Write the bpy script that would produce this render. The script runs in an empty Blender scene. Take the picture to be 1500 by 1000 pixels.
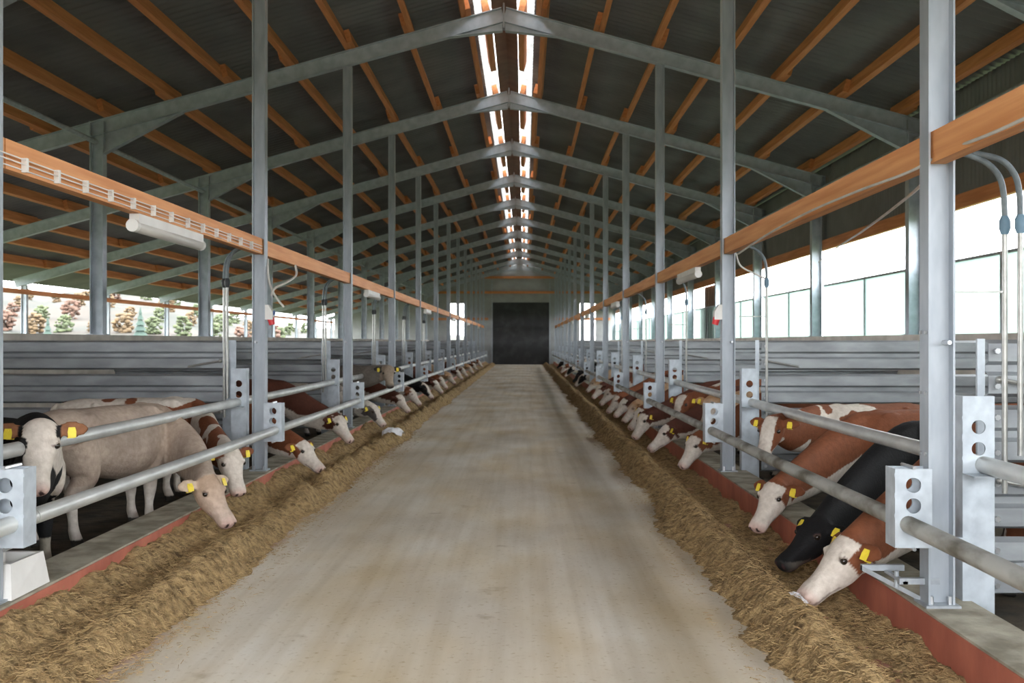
import bpy, math, random
import numpy as np
from mathutils import Vector, Matrix, noise
random.seed(7)
R = math.radians
sc = bpy.context.scene
col = sc.collection

# ------------------------------------------------------------------ camera, sky, exposure
CAM_H = 1.53
F = 1450.0
cam_d = bpy.data.cameras.new('camera')
cam_d.sensor_width = 36.0
cam_d.lens = 36.0 * F / 1500.0
cam_d.clip_end = 2000
cam_d.dof.use_dof = True
cam_d.dof.focus_distance = 5.6
cam_d.dof.aperture_fstop = 4.5
cam = bpy.data.objects.new('camera', cam_d)
col.objects.link(cam)
cam.location = (0, 0, CAM_H)
cam.rotation_euler = (R(90), 0, math.atan(18.0 / F))
sc.camera = cam

world = bpy.data.worlds.new('overcast_sky')
sc.world = world
world.use_nodes = True
_nt = world.node_tree
_bg = _nt.nodes['Background']
_tc = _nt.nodes.new('ShaderNodeTexCoord')
_sx = _nt.nodes.new('ShaderNodeSeparateXYZ')
_rp = _nt.nodes.new('ShaderNodeValToRGB')
_rp.color_ramp.elements[0].position = 0.0
_rp.color_ramp.elements[0].color = (0.97, 0.975, 1.0, 1)
_rp.color_ramp.elements[1].position = 0.8
_rp.color_ramp.elements[1].color = (0.93, 0.955, 1.0, 1)
_nt.links.new(_tc.outputs['Generated'], _sx.inputs[0])
_nt.links.new(_sx.outputs['Z'], _rp.inputs[0])
_nt.links.new(_rp.outputs[0], _bg.inputs[0])
_bg.inputs[1].default_value = 1.0

sc.view_settings.view_transform = 'Standard'
sc.view_settings.look = 'None'
sc.view_settings.gamma = 1.0
sc.view_settings.exposure = 3.78
sc.cycles.max_bounces = 10
sc.cycles.diffuse_bounces = 6
sc.cycles.transparent_max_bounces = 16
sc.cycles.sample_clamp_indirect = 8

# ------------------------------------------------------------------ layout constants (metres; camera at the origin)
BAY = 5.0
NB = 13                      # frames at y = 5 .. 65
END_Y = 66.0
RX = -0.31                   # ridge line
LP, RP = -2.68, 2.05         # feed-barrier post lines
LC, RC = -6.49, 5.87         # main column lines
LE = -12.7                   # left eave line
APEX = 6.59                  # rafter top at the ridge
SL = 0.275
CURB = 0.225
WALL = 1.63
def rafter_top(x): return APEX - SL * abs(x - RX)
ORD = ['nearest', 'second', 'third', 'fourth', 'fifth', 'sixth', 'seventh', 'eighth', 'ninth', 'tenth',
       'eleventh', 'twelfth', 'thirteenth', 'fourteenth', 'fifteenth']
def at(px, py, y):           # a point seen at a pixel, y metres down the barn
    return Vector(((px - 768) / F * y, y, CAM_H - (py - 499.5) / F * y))

# ------------------------------------------------------------------ materials
MATS = {}
def mat(name, c1, c2=None, scale=8.0, stretch=(1, 1, 1), rough=0.7, metal=0.0, bump=0.0, bscale=None, detail=6.0, lo=0.35, hi=0.65, coords='Object', spec=0.4):
    m = bpy.data.materials.new(name)
    m.use_nodes = True
    nt = m.node_tree
    b = nt.nodes['Principled BSDF']
    b.inputs['Roughness'].default_value = rough
    b.inputs['Metallic'].default_value = metal
    b.inputs['Specular IOR Level'].default_value = spec
    tc = nt.nodes.new('ShaderNodeTexCoord')
    mp = nt.nodes.new('ShaderNodeMapping')
    mp.inputs['Scale'].default_value = stretch
    nt.links.new(tc.outputs[coords], mp.inputs[0])
    if c2 is None:
        c2 = tuple(v * 0.8 for v in c1)
    n = nt.nodes.new('ShaderNodeTexNoise')
    n.inputs['Scale'].default_value = scale
    n.inputs['Detail'].default_value = detail
    nt.links.new(mp.outputs[0], n.inputs['Vector'])
    r = nt.nodes.new('ShaderNodeValToRGB')
    r.color_ramp.elements[0].position = lo
    r.color_ramp.elements[0].color = (*c2, 1)
    r.color_ramp.elements[1].position = hi
    r.color_ramp.elements[1].color = (*c1, 1)
    nt.links.new(n.outputs['Fac'], r.inputs[0])
    nt.links.new(r.outputs[0], b.inputs['Base Color'])
    if bump:
        n2 = nt.nodes.new('ShaderNodeTexNoise')
        n2.inputs['Scale'].default_value = bscale or scale * 3
        n2.inputs['Detail'].default_value = 6
        nt.links.new(mp.outputs[0], n2.inputs['Vector'])
        bp = nt.nodes.new('ShaderNodeBump')
        bp.inputs['Strength'].default_value = bump
        bp.inputs['Distance'].default_value = 0.02
        nt.links.new(n2.outputs['Fac'], bp.inputs['Height'])
        nt.links.new(bp.outputs[0], b.inputs['Normal'])
    MATS[name] = m
    return m

GALV = mat('galvanised_steel', (0.42, 0.46, 0.49), (0.32, 0.35, 0.38), 14, rough=0.5, metal=0.35, detail=3)
GALVP = mat('galvanised_post', (0.42, 0.46, 0.50), (0.33, 0.37, 0.41), 10, stretch=(1, 1, .3), rough=0.45, metal=0.3, detail=3)
GALVF = mat('galvanised_frame', (0.47, 0.52, 0.57), (0.37, 0.415, 0.46), 7, rough=0.55, metal=0.3, detail=4)
GALVB = mat('bright_bracket', (0.55, 0.61, 0.66), (0.43, 0.48, 0.53), 12, rough=0.45, metal=0.3, detail=4)
BOARD = mat('galvanised_board', (0.36, 0.385, 0.40), (0.24, 0.255, 0.27), 5, stretch=(.5, 1, 1.6), rough=0.5, metal=0.35, detail=6)
PIPE = mat('galvanised_pipe', (0.68, 0.70, 0.68), (0.48, 0.50, 0.49), 9, stretch=(1, .35, 1), rough=0.42, metal=0.4, detail=5)
PIPED = mat('dirty_pipe', (0.46, 0.47, 0.44), (0.15, 0.14, 0.11), 6, stretch=(1, .45, 1), rough=0.6, metal=0.25, detail=6, lo=.36, hi=.56)
STAIN = mat('stainless_pipe', (0.42, 0.42, 0.40), (0.33, 0.33, 0.31), 20, rough=0.38, metal=0.6)
WOOD = mat('orange_timber', (0.68, 0.285, 0.11), (0.52, 0.19, 0.065), 5, stretch=(4, .25, 4), rough=0.65, bump=0.15)
WOODB = mat('planed_beam', (0.74, 0.36, 0.15), (0.60, 0.25, 0.09), 5, stretch=(5, .2, 5), rough=0.6, bump=0.1)
ROOF = mat('dark_roof_sheet', (0.165, 0.168, 0.172), (0.12, 0.123, 0.128), 1.2, rough=0.75, detail=5)
SHEET = mat('grey_wall_sheet', (0.36, 0.375, 0.37), (0.30, 0.31, 0.305), 2, rough=0.6)
SHEETD = mat('dark_wall_sheet', (0.17, 0.175, 0.18), (0.135, 0.14, 0.145), 2, rough=0.6)
CONC = mat('wall_concrete', (0.62, 0.59, 0.53), (0.46, 0.44, 0.39), 3, rough=0.9, bump=0.2)
CURBM = mat('curb_concrete', (0.42, 0.39, 0.31), (0.22, 0.20, 0.15), 6, rough=0.9, bump=0.4, detail=8)
REDP = mat('red_painted_concrete', (0.50, 0.165, 0.105), (0.36, 0.105, 0.07), 5, stretch=(1, 1, .5), rough=0.55, bump=0.1)
PENF = mat('pen_bedding', (0.085, 0.068, 0.045), (0.03, 0.026, 0.02), 4, rough=0.95, bump=0.8, detail=8)
DOORM = mat('dark_door', (0.055, 0.057, 0.058), (0.026, 0.027, 0.028), 1.6, rough=0.6, lo=.48, hi=.75)
WHITEP = mat('white_plastic', (0.78, 0.77, 0.74), (0.66, 0.65, 0.62), 4, rough=0.45)
CABLE = mat('white_cable', (0.62, 0.60, 0.56), rough=0.5)
HOSE = mat('grey_hose', (0.18, 0.22, 0.24), (0.12, 0.15, 0.17), 20, rough=0.5)
BLUEF = mat('blue_grey_fitting', (0.16, 0.27, 0.36), rough=0.5)
BLACKF = mat('black_fitting', (0.03, 0.035, 0.04), rough=0.5)
REDPL = mat('red_plastic', (0.70, 0.04, 0.05), rough=0.35)
BLUEPL = mat('blue_plastic', (0.05, 0.11, 0.35), rough=0.35)
TAGY = mat('yellow_tag', (0.85, 0.68, 0.06), (0.75, 0.58, 0.05), 30, rough=0.45)
EYEM = mat('dark_eye', (0.02, 0.014, 0.01), rough=0.12, spec=0.6)
BOLT = mat('bolt_steel', (0.6, 0.62, 0.64), rough=0.3, metal=0.8)
GRASS = mat('grass_field', (0.075, 0.105, 0.035), (0.05, 0.07, 0.025), 0.05, rough=1)
HILLM = mat('autumn_hillside', (0.034, 0.026, 0.017), (0.018, 0.021, 0.014), 0.06, rough=1, detail=10, lo=.42, hi=.6)
BROWNB = mat('brown_boards', (0.16, 0.09, 0.045), (0.07, 0.045, 0.03), 6, stretch=(1, 3, .2), rough=0.8)
PAPER = mat('white_paper', (0.82, 0.82, 0.84), (0.7, 0.7, 0.73), 6, rough=0.8)
BROWNCAP = mat('brown_ridge_lining', (0.17, 0.135, 0.11), (0.13, 0.105, 0.09), 4, rough=0.8)
TUBEM = mat('tube_diffuser', (0.62, 0.60, 0.55), (0.50, 0.48, 0.45), 3, stretch=(3, .6, 3), rough=0.3)

def floor_mat():
    m = bpy.data.materials.new('alley_concrete')
    m.use_nodes = True
    nt = m.node_tree
    L = nt.links.new
    b = nt.nodes['Principled BSDF']
    b.inputs['Roughness'].default_value = 0.8
    tc = nt.nodes.new('ShaderNodeTexCoord')
    def nz(scale, stretch, detail=6):
        mp = nt.nodes.new('ShaderNodeMapping')
        mp.inputs['Scale'].default_value = stretch
        L(tc.outputs['Object'], mp.inputs[0])
        n = nt.nodes.new('ShaderNodeTexNoise')
        n.inputs['Scale'].default_value = scale
        n.inputs['Detail'].default_value = detail
        L(mp.outputs[0], n.inputs['Vector'])
        return n.outputs['Fac']
    def ramp(f, stops):
        r = nt.nodes.new('ShaderNodeValToRGB')
        while len(r.color_ramp.elements) < len(stops): r.color_ramp.elements.new(0.5)
        for e, (p, c) in zip(r.color_ramp.elements, stops):
            e.position = p
            e.color = (*c, 1)
        L(f, r.inputs[0])
        return r.outputs[0]
    def mix(mode, fac, a, c):
        x = nt.nodes.new('ShaderNodeMix')
        x.data_type = 'RGBA'
        x.blend_type = mode
        if isinstance(fac, float): x.inputs[0].default_value = fac
        else: L(fac, x.inputs[0])
        L(a, x.inputs[6]); L(c, x.inputs[7])
        return x.outputs[2]
    base = ramp(nz(0.9, (1, .6, 1), 10), [(.3, (.50, .445, .36)), (.5, (.62, .57, .48)), (.68, (.72, .685, .61))])
    streak = ramp(nz(9, (1, .03, 1), 8), [(.32, (.84, .81, .76)), (.56, (1, 1, 1))])
    speck = ramp(nz(30, (1, 1, 1), 4), [(.27, (.72, .66, .56)), (.42, (1, 1, 1))])
    c = mix('MULTIPLY', 0.8, base, streak)
    c = mix('MULTIPLY', 0.8, c, speck)
    dust = ramp(nz(1.6, (1, .35, 1), 8), [(.40, (1, 1, 1)), (.66, (.90, .80, .62))])
    c = mix('MULTIPLY', 0.9, c, dust)
    mark = ramp(nz(3.2, (1, 1, 1), 10), [(.24, (.70, .65, .58)), (.34, (1, 1, 1))])
    c = mix('MULTIPLY', 0.9, c, mark)
    # worn red-painted strips along the two feed tables
    sx = nt.nodes.new('ShaderNodeSeparateXYZ')
    L(tc.outputs['Object'], sx.inputs[0])
    a = nt.nodes.new('ShaderNodeMath'); a.operation = 'ADD'; a.inputs[1].default_value = -RX
    L(sx.outputs['X'], a.inputs[0])
    ab = nt.nodes.new('ShaderNodeMath'); ab.operation = 'ABSOLUTE'
    L(a.outputs[0], ab.inputs[0])
    wob = nt.nodes.new('ShaderNodeMath'); wob.operation = 'MULTIPLY_ADD'
    L(nz(1.5, (1, 1, 1), 5), wob.inputs[0]); wob.inputs[1].default_value = 0.25; L(ab.outputs[0], wob.inputs[2])
    mr = nt.nodes.new('ShaderNodeMapRange')
    mr.inputs[1].default_value = 1.66; mr.inputs[2].default_value = 1.78
    L(wob.outputs[0], mr.inputs[0])
    red = ramp(nz(6, (1, 1, 1)), [(.3, (.30, .12, .08)), (.7, (.46, .25, .18))])
    c = mix('MIX', mr.outputs[0], c, red)
    L(c, b.inputs['Base Color'])
    bp = nt.nodes.new('ShaderNodeBump')
    bp.inputs['Strength'].default_value = 0.25
    bp.inputs['Distance'].default_value = 0.01
    L(nz(18, (1, .6, 1), 8), bp.inputs['Height'])
    L(bp.outputs[0], b.inputs['Normal'])
    return m
FLOORM = floor_mat()

def sheer(name, tint, transp, trans_col, dark=.6):
    m = bpy.data.materials.new(name)
    m.use_nodes = True
    nt = m.node_tree
    nt.nodes.remove(nt.nodes['Principled BSDF'])
    out = nt.nodes['Material Output']
    t = nt.nodes.new('ShaderNodeBsdfTransparent')
    t.inputs[0].default_value = (*tint, 1)
    d = nt.nodes.new('ShaderNodeBsdfTranslucent')
    tc = nt.nodes.new('ShaderNodeTexCoord')
    n = nt.nodes.new('ShaderNodeTexNoise')
    n.inputs['Scale'].default_value = 9
    n.inputs['Detail'].default_value = 4
    nt.links.new(tc.outputs['Object'], n.inputs['Vector'])
    r = nt.nodes.new('ShaderNodeValToRGB')
    r.color_ramp.elements[0].position = .35
    r.color_ramp.elements[0].color = (*[v * dark for v in trans_col], 1)
    r.color_ramp.elements[1].position = .65
    r.color_ramp.elements[1].color = (*trans_col, 1)
    nt.links.new(n.outputs['Fac'], r.inputs[0])
    nt.links.new(r.outputs[0], d.inputs[0])
    g = nt.nodes.new('ShaderNodeBsdfGlossy')
    g.inputs['Roughness'].default_value = .3
    g.inputs[0].default_value = (.8, .8, .8, 1)
    x = nt.nodes.new('ShaderNodeMixShader')
    x.inputs[0].default_value = 1 - transp
    nt.links.new(t.outputs[0], x.inputs[1])
    nt.links.new(d.outputs[0], x.inputs[2])
    x2 = nt.nodes.new('ShaderNodeMixShader')
    x2.inputs[0].default_value = .08
    nt.links.new(x.outputs[0], x2.inputs[1])
    nt.links.new(g.outputs[0], x2.inputs[2])
    nt.links.new(x2.outputs[0], out.inputs[0])
    return m
MINT = sheer('mint_windbreak_sheet', (0.78, 0.88, 0.84), 0.16, (0.345, 0.415, 0.39), .95)
RIDGEL = sheer('clear_ridge_sheet', (0.1, 0.1, 0.1), 0.05, (0.12, 0.12, 0.112))

def coat_mat():
    m = bpy.data.materials.new('cattle_coat')
    m.use_nodes = True
    nt = m.node_tree
    b = nt.nodes['Principled BSDF']
    b.inputs['Roughness'].default_value = 0.75
    b.inputs['Specular IOR Level'].default_value = 0.25
    a = nt.nodes.new('ShaderNodeVertexColor')
    a.layer_name = 'coat'
    tc = nt.nodes.new('ShaderNodeTexCoord')
    n = nt.nodes.new('ShaderNodeTexNoise')
    n.inputs['Scale'].default_value = 26
    n.inputs['Detail'].default_value = 8
    nt.links.new(tc.outputs['Object'], n.inputs['Vector'])
    r = nt.nodes.new('ShaderNodeValToRGB')
    r.color_ramp.elements[0].position = .3
    r.color_ramp.elements[0].color = (.78, .76, .74, 1)
    r.color_ramp.elements[1].position = .65
    r.color_ramp.elements[1].color = (1, 1, 1, 1)
    nt.links.new(n.outputs['Fac'], r.inputs[0])
    x = nt.nodes.new('ShaderNodeMix')
    x.data_type = 'RGBA'
    x.blend_type = 'MULTIPLY'
    x.inputs[0].default_value = 1
    nt.links.new(a.outputs[0], x.inputs[6])
    nt.links.new(r.outputs[0], x.inputs[7])
    nt.links.new(x.outputs[2], b.inputs['Base Color'])
    n2 = nt.nodes.new('ShaderNodeTexNoise')
    n2.inputs['Scale'].default_value = 60
    n2.inputs['Detail'].default_value = 6
    nt.links.new(tc.outputs['Object'], n2.inputs['Vector'])
    bp = nt.nodes.new('ShaderNodeBump')
    bp.inputs['Strength'].default_value = .35
    bp.inputs['Distance'].default_value = .01
    nt.links.new(n2.outputs['Fac'], bp.inputs['Height'])
    nt.links.new(bp.outputs[0], b.inputs['Normal'])
    return m
COAT = coat_mat()

def feed_mat():
    m = mat('chopped_feed', (0.40, 0.275, 0.13), (0.12, 0.075, 0.03), 20, stretch=(1, 1, 1), rough=0.95, bump=1.0, bscale=55, detail=9, lo=.3, hi=.62)
    return m
FEED = feed_mat()
STRAW = mat('straw_strand', (0.46, 0.325, 0.155), (0.27, 0.17, 0.07), 9, rough=0.8, detail=2)

# ------------------------------------------------------------------ mesh helpers
class MB:
    def __init__(s): s.v = []; s.f = []; s.mi = []
    def poly(s, vs, fs, mi=0):
        o = len(s.v)
        s.v += [tuple(p) for p in vs]
        s.f += [tuple(i + o for i in f) for f in fs]
        s.mi += [mi] * len(fs)
        return s
    def box(s, a, b, mi=0):
        x0, y0, z0 = a; x1, y1, z1 = b
        return s.poly([(x0, y0, z0), (x1, y0, z0), (x1, y1, z0), (x0, y1, z0), (x0, y0, z1), (x1, y0, z1), (x1, y1, z1), (x0, y1, z1)],
                      [(0, 3, 2, 1), (4, 5, 6, 7), (0, 1, 5, 4), (1, 2, 6, 5), (2, 3, 7, 6), (3, 0, 4, 7)], mi)
    def prism(s, prof, p0, p1, u, w, mi=0):      # profile [(a,b)] in the u,w plane swept p0 -> p1
        p0, p1, u, w = Vector(p0), Vector(p1), Vector(u), Vector(w)
        n = len(prof)
        vs = [p0 + u * a + w * b for a, b in prof] + [p1 + u * a + w * b for a, b in prof]
        fs = [(i, (i + 1) % n, n + (i + 1) % n, n + i) for i in range(n)]
        fs += [tuple(range(n))[::-1], tuple(range(n, 2 * n))]
        return s.poly(vs, fs, mi)
    def ibeam(s, p0, p1, u, w, h, b, tf=.012, tw=.009):   # u: depth direction, w: flange-width direction
        H, B, T, W = h / 2, b / 2, tf, tw / 2
        prof = [(-H, -B), (-H, B), (-H + T, B), (-H + T, W), (H - T, W), (H - T, B), (H, B), (H, -B), (H - T, -B), (H - T, -W), (-H + T, -W), (-H + T, -B)]
        p0, p1, u, w = Vector(p0), Vector(p1), Vector(u), Vector(w)
        n = 12
        vs = [p0 + u * a + w * c for a, c in prof] + [p1 + u * a + w * c for a, c in prof]
        fs = [(i, (i + 1) % n, n + (i + 1) % n, n + i) for i in range(n)]
        fs += [(0, 1, 2, 11), (3, 4, 9, 10), (5, 6, 7, 8), (12, 23, 14, 13), (15, 22, 21, 16), (17, 20, 19, 18)]
        return s.poly(vs, fs)
    def tube(s, pts, r, seg=12, caps=True, mi=0):
        pts = [Vector(p) for p in pts]
        n = len(pts)
        rr = r if isinstance(r, (list, tuple)) else [r] * n
        vs = []; up = None
        for i, p in enumerate(pts):
            t = (pts[min(i + 1, n - 1)] - pts[max(i - 1, 0)]).normalized()
            if up is None: up = t.orthogonal().normalized()
            up = (up - t * up.dot(t)).normalized()
            sd = t.cross(up)
            for k in range(seg):
                a = 2 * math.pi * k / seg
                vs.append(p + (up * math.cos(a) + sd * math.sin(a)) * rr[i])
        fs = []
        for i in range(n - 1):
            for k in range(seg):
                a = i * seg + k; b = i * seg + (k + 1) % seg
                fs.append((a, b, b + seg, a + seg))
        if caps: fs += [tuple(range(seg))[::-1], tuple(range((n - 1) * seg, n * seg))]
        return s.poly(vs, fs, mi)
    def holed(s, o, u, v, w, h, th, holes, r, mi=0):      # plate w x h with round holes stacked along v
        o, u, v = Vector(o), Vector(u), Vector(v)
        nn = u.cross(v).normalized() * th
        ys = sorted(holes)
        cuts = [0]
        for i in range(len(ys) - 1): cuts.append((ys[i] + ys[i + 1]) / 2)
        cuts.append(h)
        NS = 24
        for i, cy in enumerate(ys):
            c0, c1 = cuts[i], cuts[i + 1]
            lo, hi = max(c0, cy - 1.6 * r), min(c1, cy + 1.6 * r)
            if lo > c0: s._slab(o, u, v, nn, 0, w, c0, lo, mi)
            if hi < c1: s._slab(o, u, v, nn, 0, w, hi, c1, mi)
            cx = w / 2
            inn = []; out = []
            for k in range(NS):
                a = 2 * math.pi * (k + .5) / NS
                ca, sa = math.cos(a), math.sin(a)
                inn.append((cx + r * ca, cy + r * sa))
                t = min((w / 2) / abs(ca) if abs(ca) > 1e-6 else 9, ((hi - cy) if sa > 0 else (cy - lo)) / abs(sa) if abs(sa) > 1e-6 else 9)
                out.append((cx + t * ca, cy + t * sa))
            vs = [o + u * a + v * b for a, b in inn] + [o + u * a + v * b for a, b in out]
            vs += [p + nn for p in vs]
            fs = []
            for k in range(NS):
                j = (k + 1) % NS
                fs += [(k, NS + k, NS + j, j), (2 * NS + k, 2 * NS + j, 3 * NS + j, 3 * NS + k), (k, j, 2 * NS + j, 2 * NS + k), (NS + k, 3 * NS + k, 3 * NS + j, NS + j)]
            # corners of the square
            for (qx, qy) in ((0, lo), (w, lo), (w, hi), (0, hi)):
                best = sorted(range(NS), key=lambda k: (out[k][0] - qx) ** 2 + (out[k][1] - qy) ** 2)[:2]
                o2 = len(vs)
                vs += [o + u * qx + v * qy, o + u * qx + v * qy + nn]
                a, b = best
                fs += [(NS + a, NS + b, o2), (3 * NS + a, 3 * NS + b, o2 + 1)]
            s.poly(vs, fs, mi)
        return s
    def _slab(s, o, u, v, nn, a0, a1, b0, b1, mi=0):
        p = [o + u * a + v * b for a, b in ((a0, b0), (a1, b0), (a1, b1), (a0, b1))]
        p += [q + nn for q in p]
        s.poly(p, [(0, 3, 2, 1), (4, 5, 6, 7), (0, 1, 5, 4), (1, 2, 6, 5), (2, 3, 7, 6), (3, 0, 4, 7)], mi)
    def ball(s, c, r, seg=10, rings=6, sc3=(1, 1, 1), mi=0):
        c = Vector(c)
        vs = [c + Vector((0, 0, r * sc3[2]))]
        for i in range(1, rings):
            a = math.pi * i / rings
            for k in range(seg):
                b = 2 * math.pi * k / seg
                vs.append(c + Vector((r * math.sin(a) * math.cos(b) * sc3[0], r * math.sin(a) * math.sin(b) * sc3[1], r * math.cos(a) * sc3[2])))
        vs.append(c - Vector((0, 0, r * sc3[2])))
        fs = [(0, 1 + k, 1 + (k + 1) % seg) for k in range(seg)]
        for i in range(rings - 2):
            for k in range(seg):
                a = 1 + i * seg + k; b = 1 + i * seg + (k + 1) % seg
                fs.append((a, a + seg, b + seg, b))
        e = len(vs) - 1
        fs += [(e, 1 + (rings - 2) * seg + (k + 1) % seg, 1 + (rings - 2) * seg + k) for k in range(seg)]
        return s.poly(vs, fs, mi)
    def mesh(s, name, m, smooth=False):
        me = bpy.data.meshes.new(name)
        me.from_pydata(s.v, [], s.f)
        for x in (m if isinstance(m, (list, tuple)) else [m]): me.materials.append(x)
        if any(s.mi): me.polygons.foreach_set('material_index', s.mi)
        me.update()
        # consistent outward normals
        import bmesh
        bm = bmesh.new(); bm.from_mesh(me)
        bmesh.ops.recalc_face_normals(bm, faces=bm.faces)
        bm.to_mesh(me); bm.free()
        if smooth:
            me.polygons.foreach_set('use_smooth', [True] * len(me.polygons))
            me.set_sharp_from_angle(angle=R(40))
        return me
    def build(s, name, m, parent=None, smooth=False, loc=None):
        o = bpy.data.objects.new(name, s.mesh(name, m, smooth))
        col.objects.link(o)
        if loc is not None: o.location = loc
        if parent: o.parent = parent
        return o
def tag(o, label, cat, group=None, kind=None):
    if label: o['label'] = label
    if cat: o['category'] = cat
    if group: o['group'] = group
    if kind: o['kind'] = kind
    return o
def empty(name, loc, label, cat, group=None, rz=0):
    o = bpy.data.objects.new(name, None)
    o.empty_display_size = .2
    col.objects.link(o)
    o.location = loc
    o.rotation_euler = (0, 0, rz)
    return tag(o, label, cat, group)
def struct(o, label=None): o['kind'] = 'structure'; tag(o, label, None); return o
def copy_tree(o, parent=None):
    c = o.copy(); col.objects.link(c)
    if parent: c.parent = parent
    for ch in o.children: copy_tree(ch, c)
    return c
X, Y, Z = Vector((1, 0, 0)), Vector((0, 1, 0)), Vector((0, 0, 1))

# ------------------------------------------------------------------ the shell
START_Y = -1.5
b = MB(); b.box((-2.56, START_Y - 30, -0.12), (1.95, END_Y + .2, 0.0)); struct(b.build('floor', FLOORM))
b = MB(); b.box((-2.86, START_Y, -.12), (-2.56, END_Y - .2, CURB), 0)
b.box((-2.565, START_Y, 0.0), (-2.553, END_Y - .2, CURB - .012), 1)
tag(struct(b.build('trim_1', [CURBM, REDP])), 'low concrete feed curb with red painted face, left of the alley', 'curb')
b = MB(); b.box((1.95, START_Y, -.12), (2.25, END_Y - .2, CURB), 0)
b.box((1.943, START_Y, 0.0), (1.955, END_Y - .2, CURB - .012), 1)
tag(struct(b.build('trim_2', [CURBM, REDP])), 'low concrete feed curb with red painted face, right of the alley', 'curb')
b = MB(); b.box((LE, START_Y, -.12), (-2.86, END_Y, 0.0)); struct(b.build('floor_left', PENF))
b = MB(); b.box((2.25, START_Y, -.12), (6.05, END_Y, 0.0)); struct(b.build('floor_right', PENF))
b = MB(); b.box((LC - .13, START_Y, 0), (LC + .13, END_Y, WALL)); struct(b.build('wall_left', CONC))
b = MB(); b.box((RC - .13, START_Y, 0), (RC + .17, END_Y, WALL)); struct(b.build('wall_right', CONC))

def corrugated(name, pts, y0, y1, pitch, amp, m, n_out):   # profile points in x-z, waves running along y
    per = 6
    ny = int((y1 - y0) / pitch * per) + 1
    pts = [Vector((p[0], 0, p[1])) for p in pts]
    vs = []; fs = []
    npt = len(pts)
    for j in range(ny):
        y = y0 + (y1 - y0) * j / (ny - 1)
        wv = amp * math.sin(2 * math.pi * (y - y0) / pitch)
        for p in pts: vs.append(p + Vector((0, y, 0)) + Vector(n_out) * wv)
    for j in range(ny - 1):
        for i in range(npt - 1):
            a = j * npt + i
            fs.append((a, a + 1, a + npt + 1, a + npt))
    mb = MB(); mb.poly(vs, fs)
    me = bpy.data.meshes.new(name)
    me.from_pydata(mb.v, [], mb.f); me.materials.append(m)
    me.polygons.foreach_set('use_smooth', [True] * len(me.polygons))
    o = bpy.data.objects.new(name, me); col.objects.link(o)
    return o
PUR = .19                                    # purlin depth
def sheet_z(x): return rafter_top(x) + PUR + .045
GAP0, GAP1 = .32, .47                        # open ridge slot filled with clear sheet
XL0, XL1 = LE - 1.0, RX - GAP1
XR0, XR1 = RX + GAP1, 6.35
nrm_l = Vector((-SL, 0, 1)).normalized(); nrm_r = Vector((SL, 0, 1)).normalized()
struct(corrugated('ceiling_left', [(XL0, sheet_z(XL0)), ((XL0 + XL1) / 2, sheet_z((XL0 + XL1) / 2)), (XL1, sheet_z(XL1))], START_Y, END_Y, .177, .022, ROOF, nrm_l))
struct(corrugated('ceiling_right', [(XR1, sheet_z(XR1)), ((XR0 + XR1) / 2, sheet_z((XR0 + XR1) / 2)), (XR0, sheet_z(XR0))], START_Y, END_Y, .177, .022, ROOF, nrm_r))
b = MB(); b.prism([(-GAP0 + .12, -SL * (GAP0 - .12)), (0, 0), (GAP0 - .12, -SL * (GAP0 - .12)), (GAP0 - .12, -SL * (GAP0 - .12) + .03), (0, .03), (-GAP0 + .12, -SL * (GAP0 - .12) + .03)],
                  (RX, START_Y, sheet_z(RX) - .10), (RX, END_Y, sheet_z(RX) - .10), X, Z)
struct(b.build('ceiling_ridge', BROWNCAP))
for s, nm in ((-1, 'left'), (1, 'right')):
    o = corrugated('skylight_strip', [(RX + s * .22, sheet_z(RX + .22) + .035), (RX + s * .52, sheet_z(RX + .52) + .035)], START_Y, END_Y, .6, .012, RIDGEL, Z)
    tag(o, 'clear corrugated roof-light strip along the ridge, %s of its dark cap' % nm, 'skylight', 'ridge roof lights')

# right side wall above the opening: corrugated sheet between eave beam and roof
struct(corrugated('wall_right_upper', [(6.06, 3.5), (6.06, sheet_z(6.06) - .03)], START_Y, END_Y, .12, .012, SHEETD, X))

# far gable, and an added one behind the camera
def gable(y0_):
    b = MB()
    br = [LE, -6.0, -5.1, -4.0, -2.06, RX, 1.61, 3.7, 4.75, 6.1]
    op = {2: (1.63, 4.06), 4: (0, 4.06), 5: (0, 4.06), 7: (1.63, 4.06), 3: None}
    op[3] = None
    spans = []
    for i in range(len(br) - 1):
        x0, x1 = br[i], br[i + 1]
        h = None
        if abs(x0 + 5.1) < .01: h = (1.63, 4.06)
        if abs(x0 + 2.06) < .01 or abs(x0 - RX) < .01: h = (-.1, 4.06)
        if abs(x0 - 3.7) < .01: h = (1.63, 4.06)
        y0, y1 = y0_, y0_ + .15
        def pc(za0, za1, zb0, zb1):
            b.poly([(x0, y0, za0), (x1, y0, za1), (x1, y0, zb1), (x0, y0, zb0), (x0, y1, za0), (x1, y1, za1), (x1, y1, zb1), (x0, y1, zb0)],
                   [(0, 1, 2, 3), (4, 7, 6, 5), (0, 4, 5, 1), (3, 2, 6, 7), (0, 3, 7, 4), (1, 5, 6, 2)])
        t0, t1 = sheet_z(x0), sheet_z(x1)
        if h is None: pc(0, 0, t0, t1)
        else:
            if h[0] > 0: pc(0, 0, h[0], h[0])
            pc(h[1], h[1], t0, t1)
    return b.build('wall_back' if y0_ > 0 else 'wall_front_blocker', SHEET)
struct(gable(END_Y)); struct(gable(START_Y - .2))  # second gable is unseen, put in to cut light on the near posts
d = empty('door_1', ((-2.06 + 1.61) / 2, END_Y + .04, 0), 'dark roller door closing the far end of the alley', 'door')
d['kind'] = 'structure'
b = MB(); b.box((-1.88, -.09, 0), (1.88, -.045, 4.13))
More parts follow.
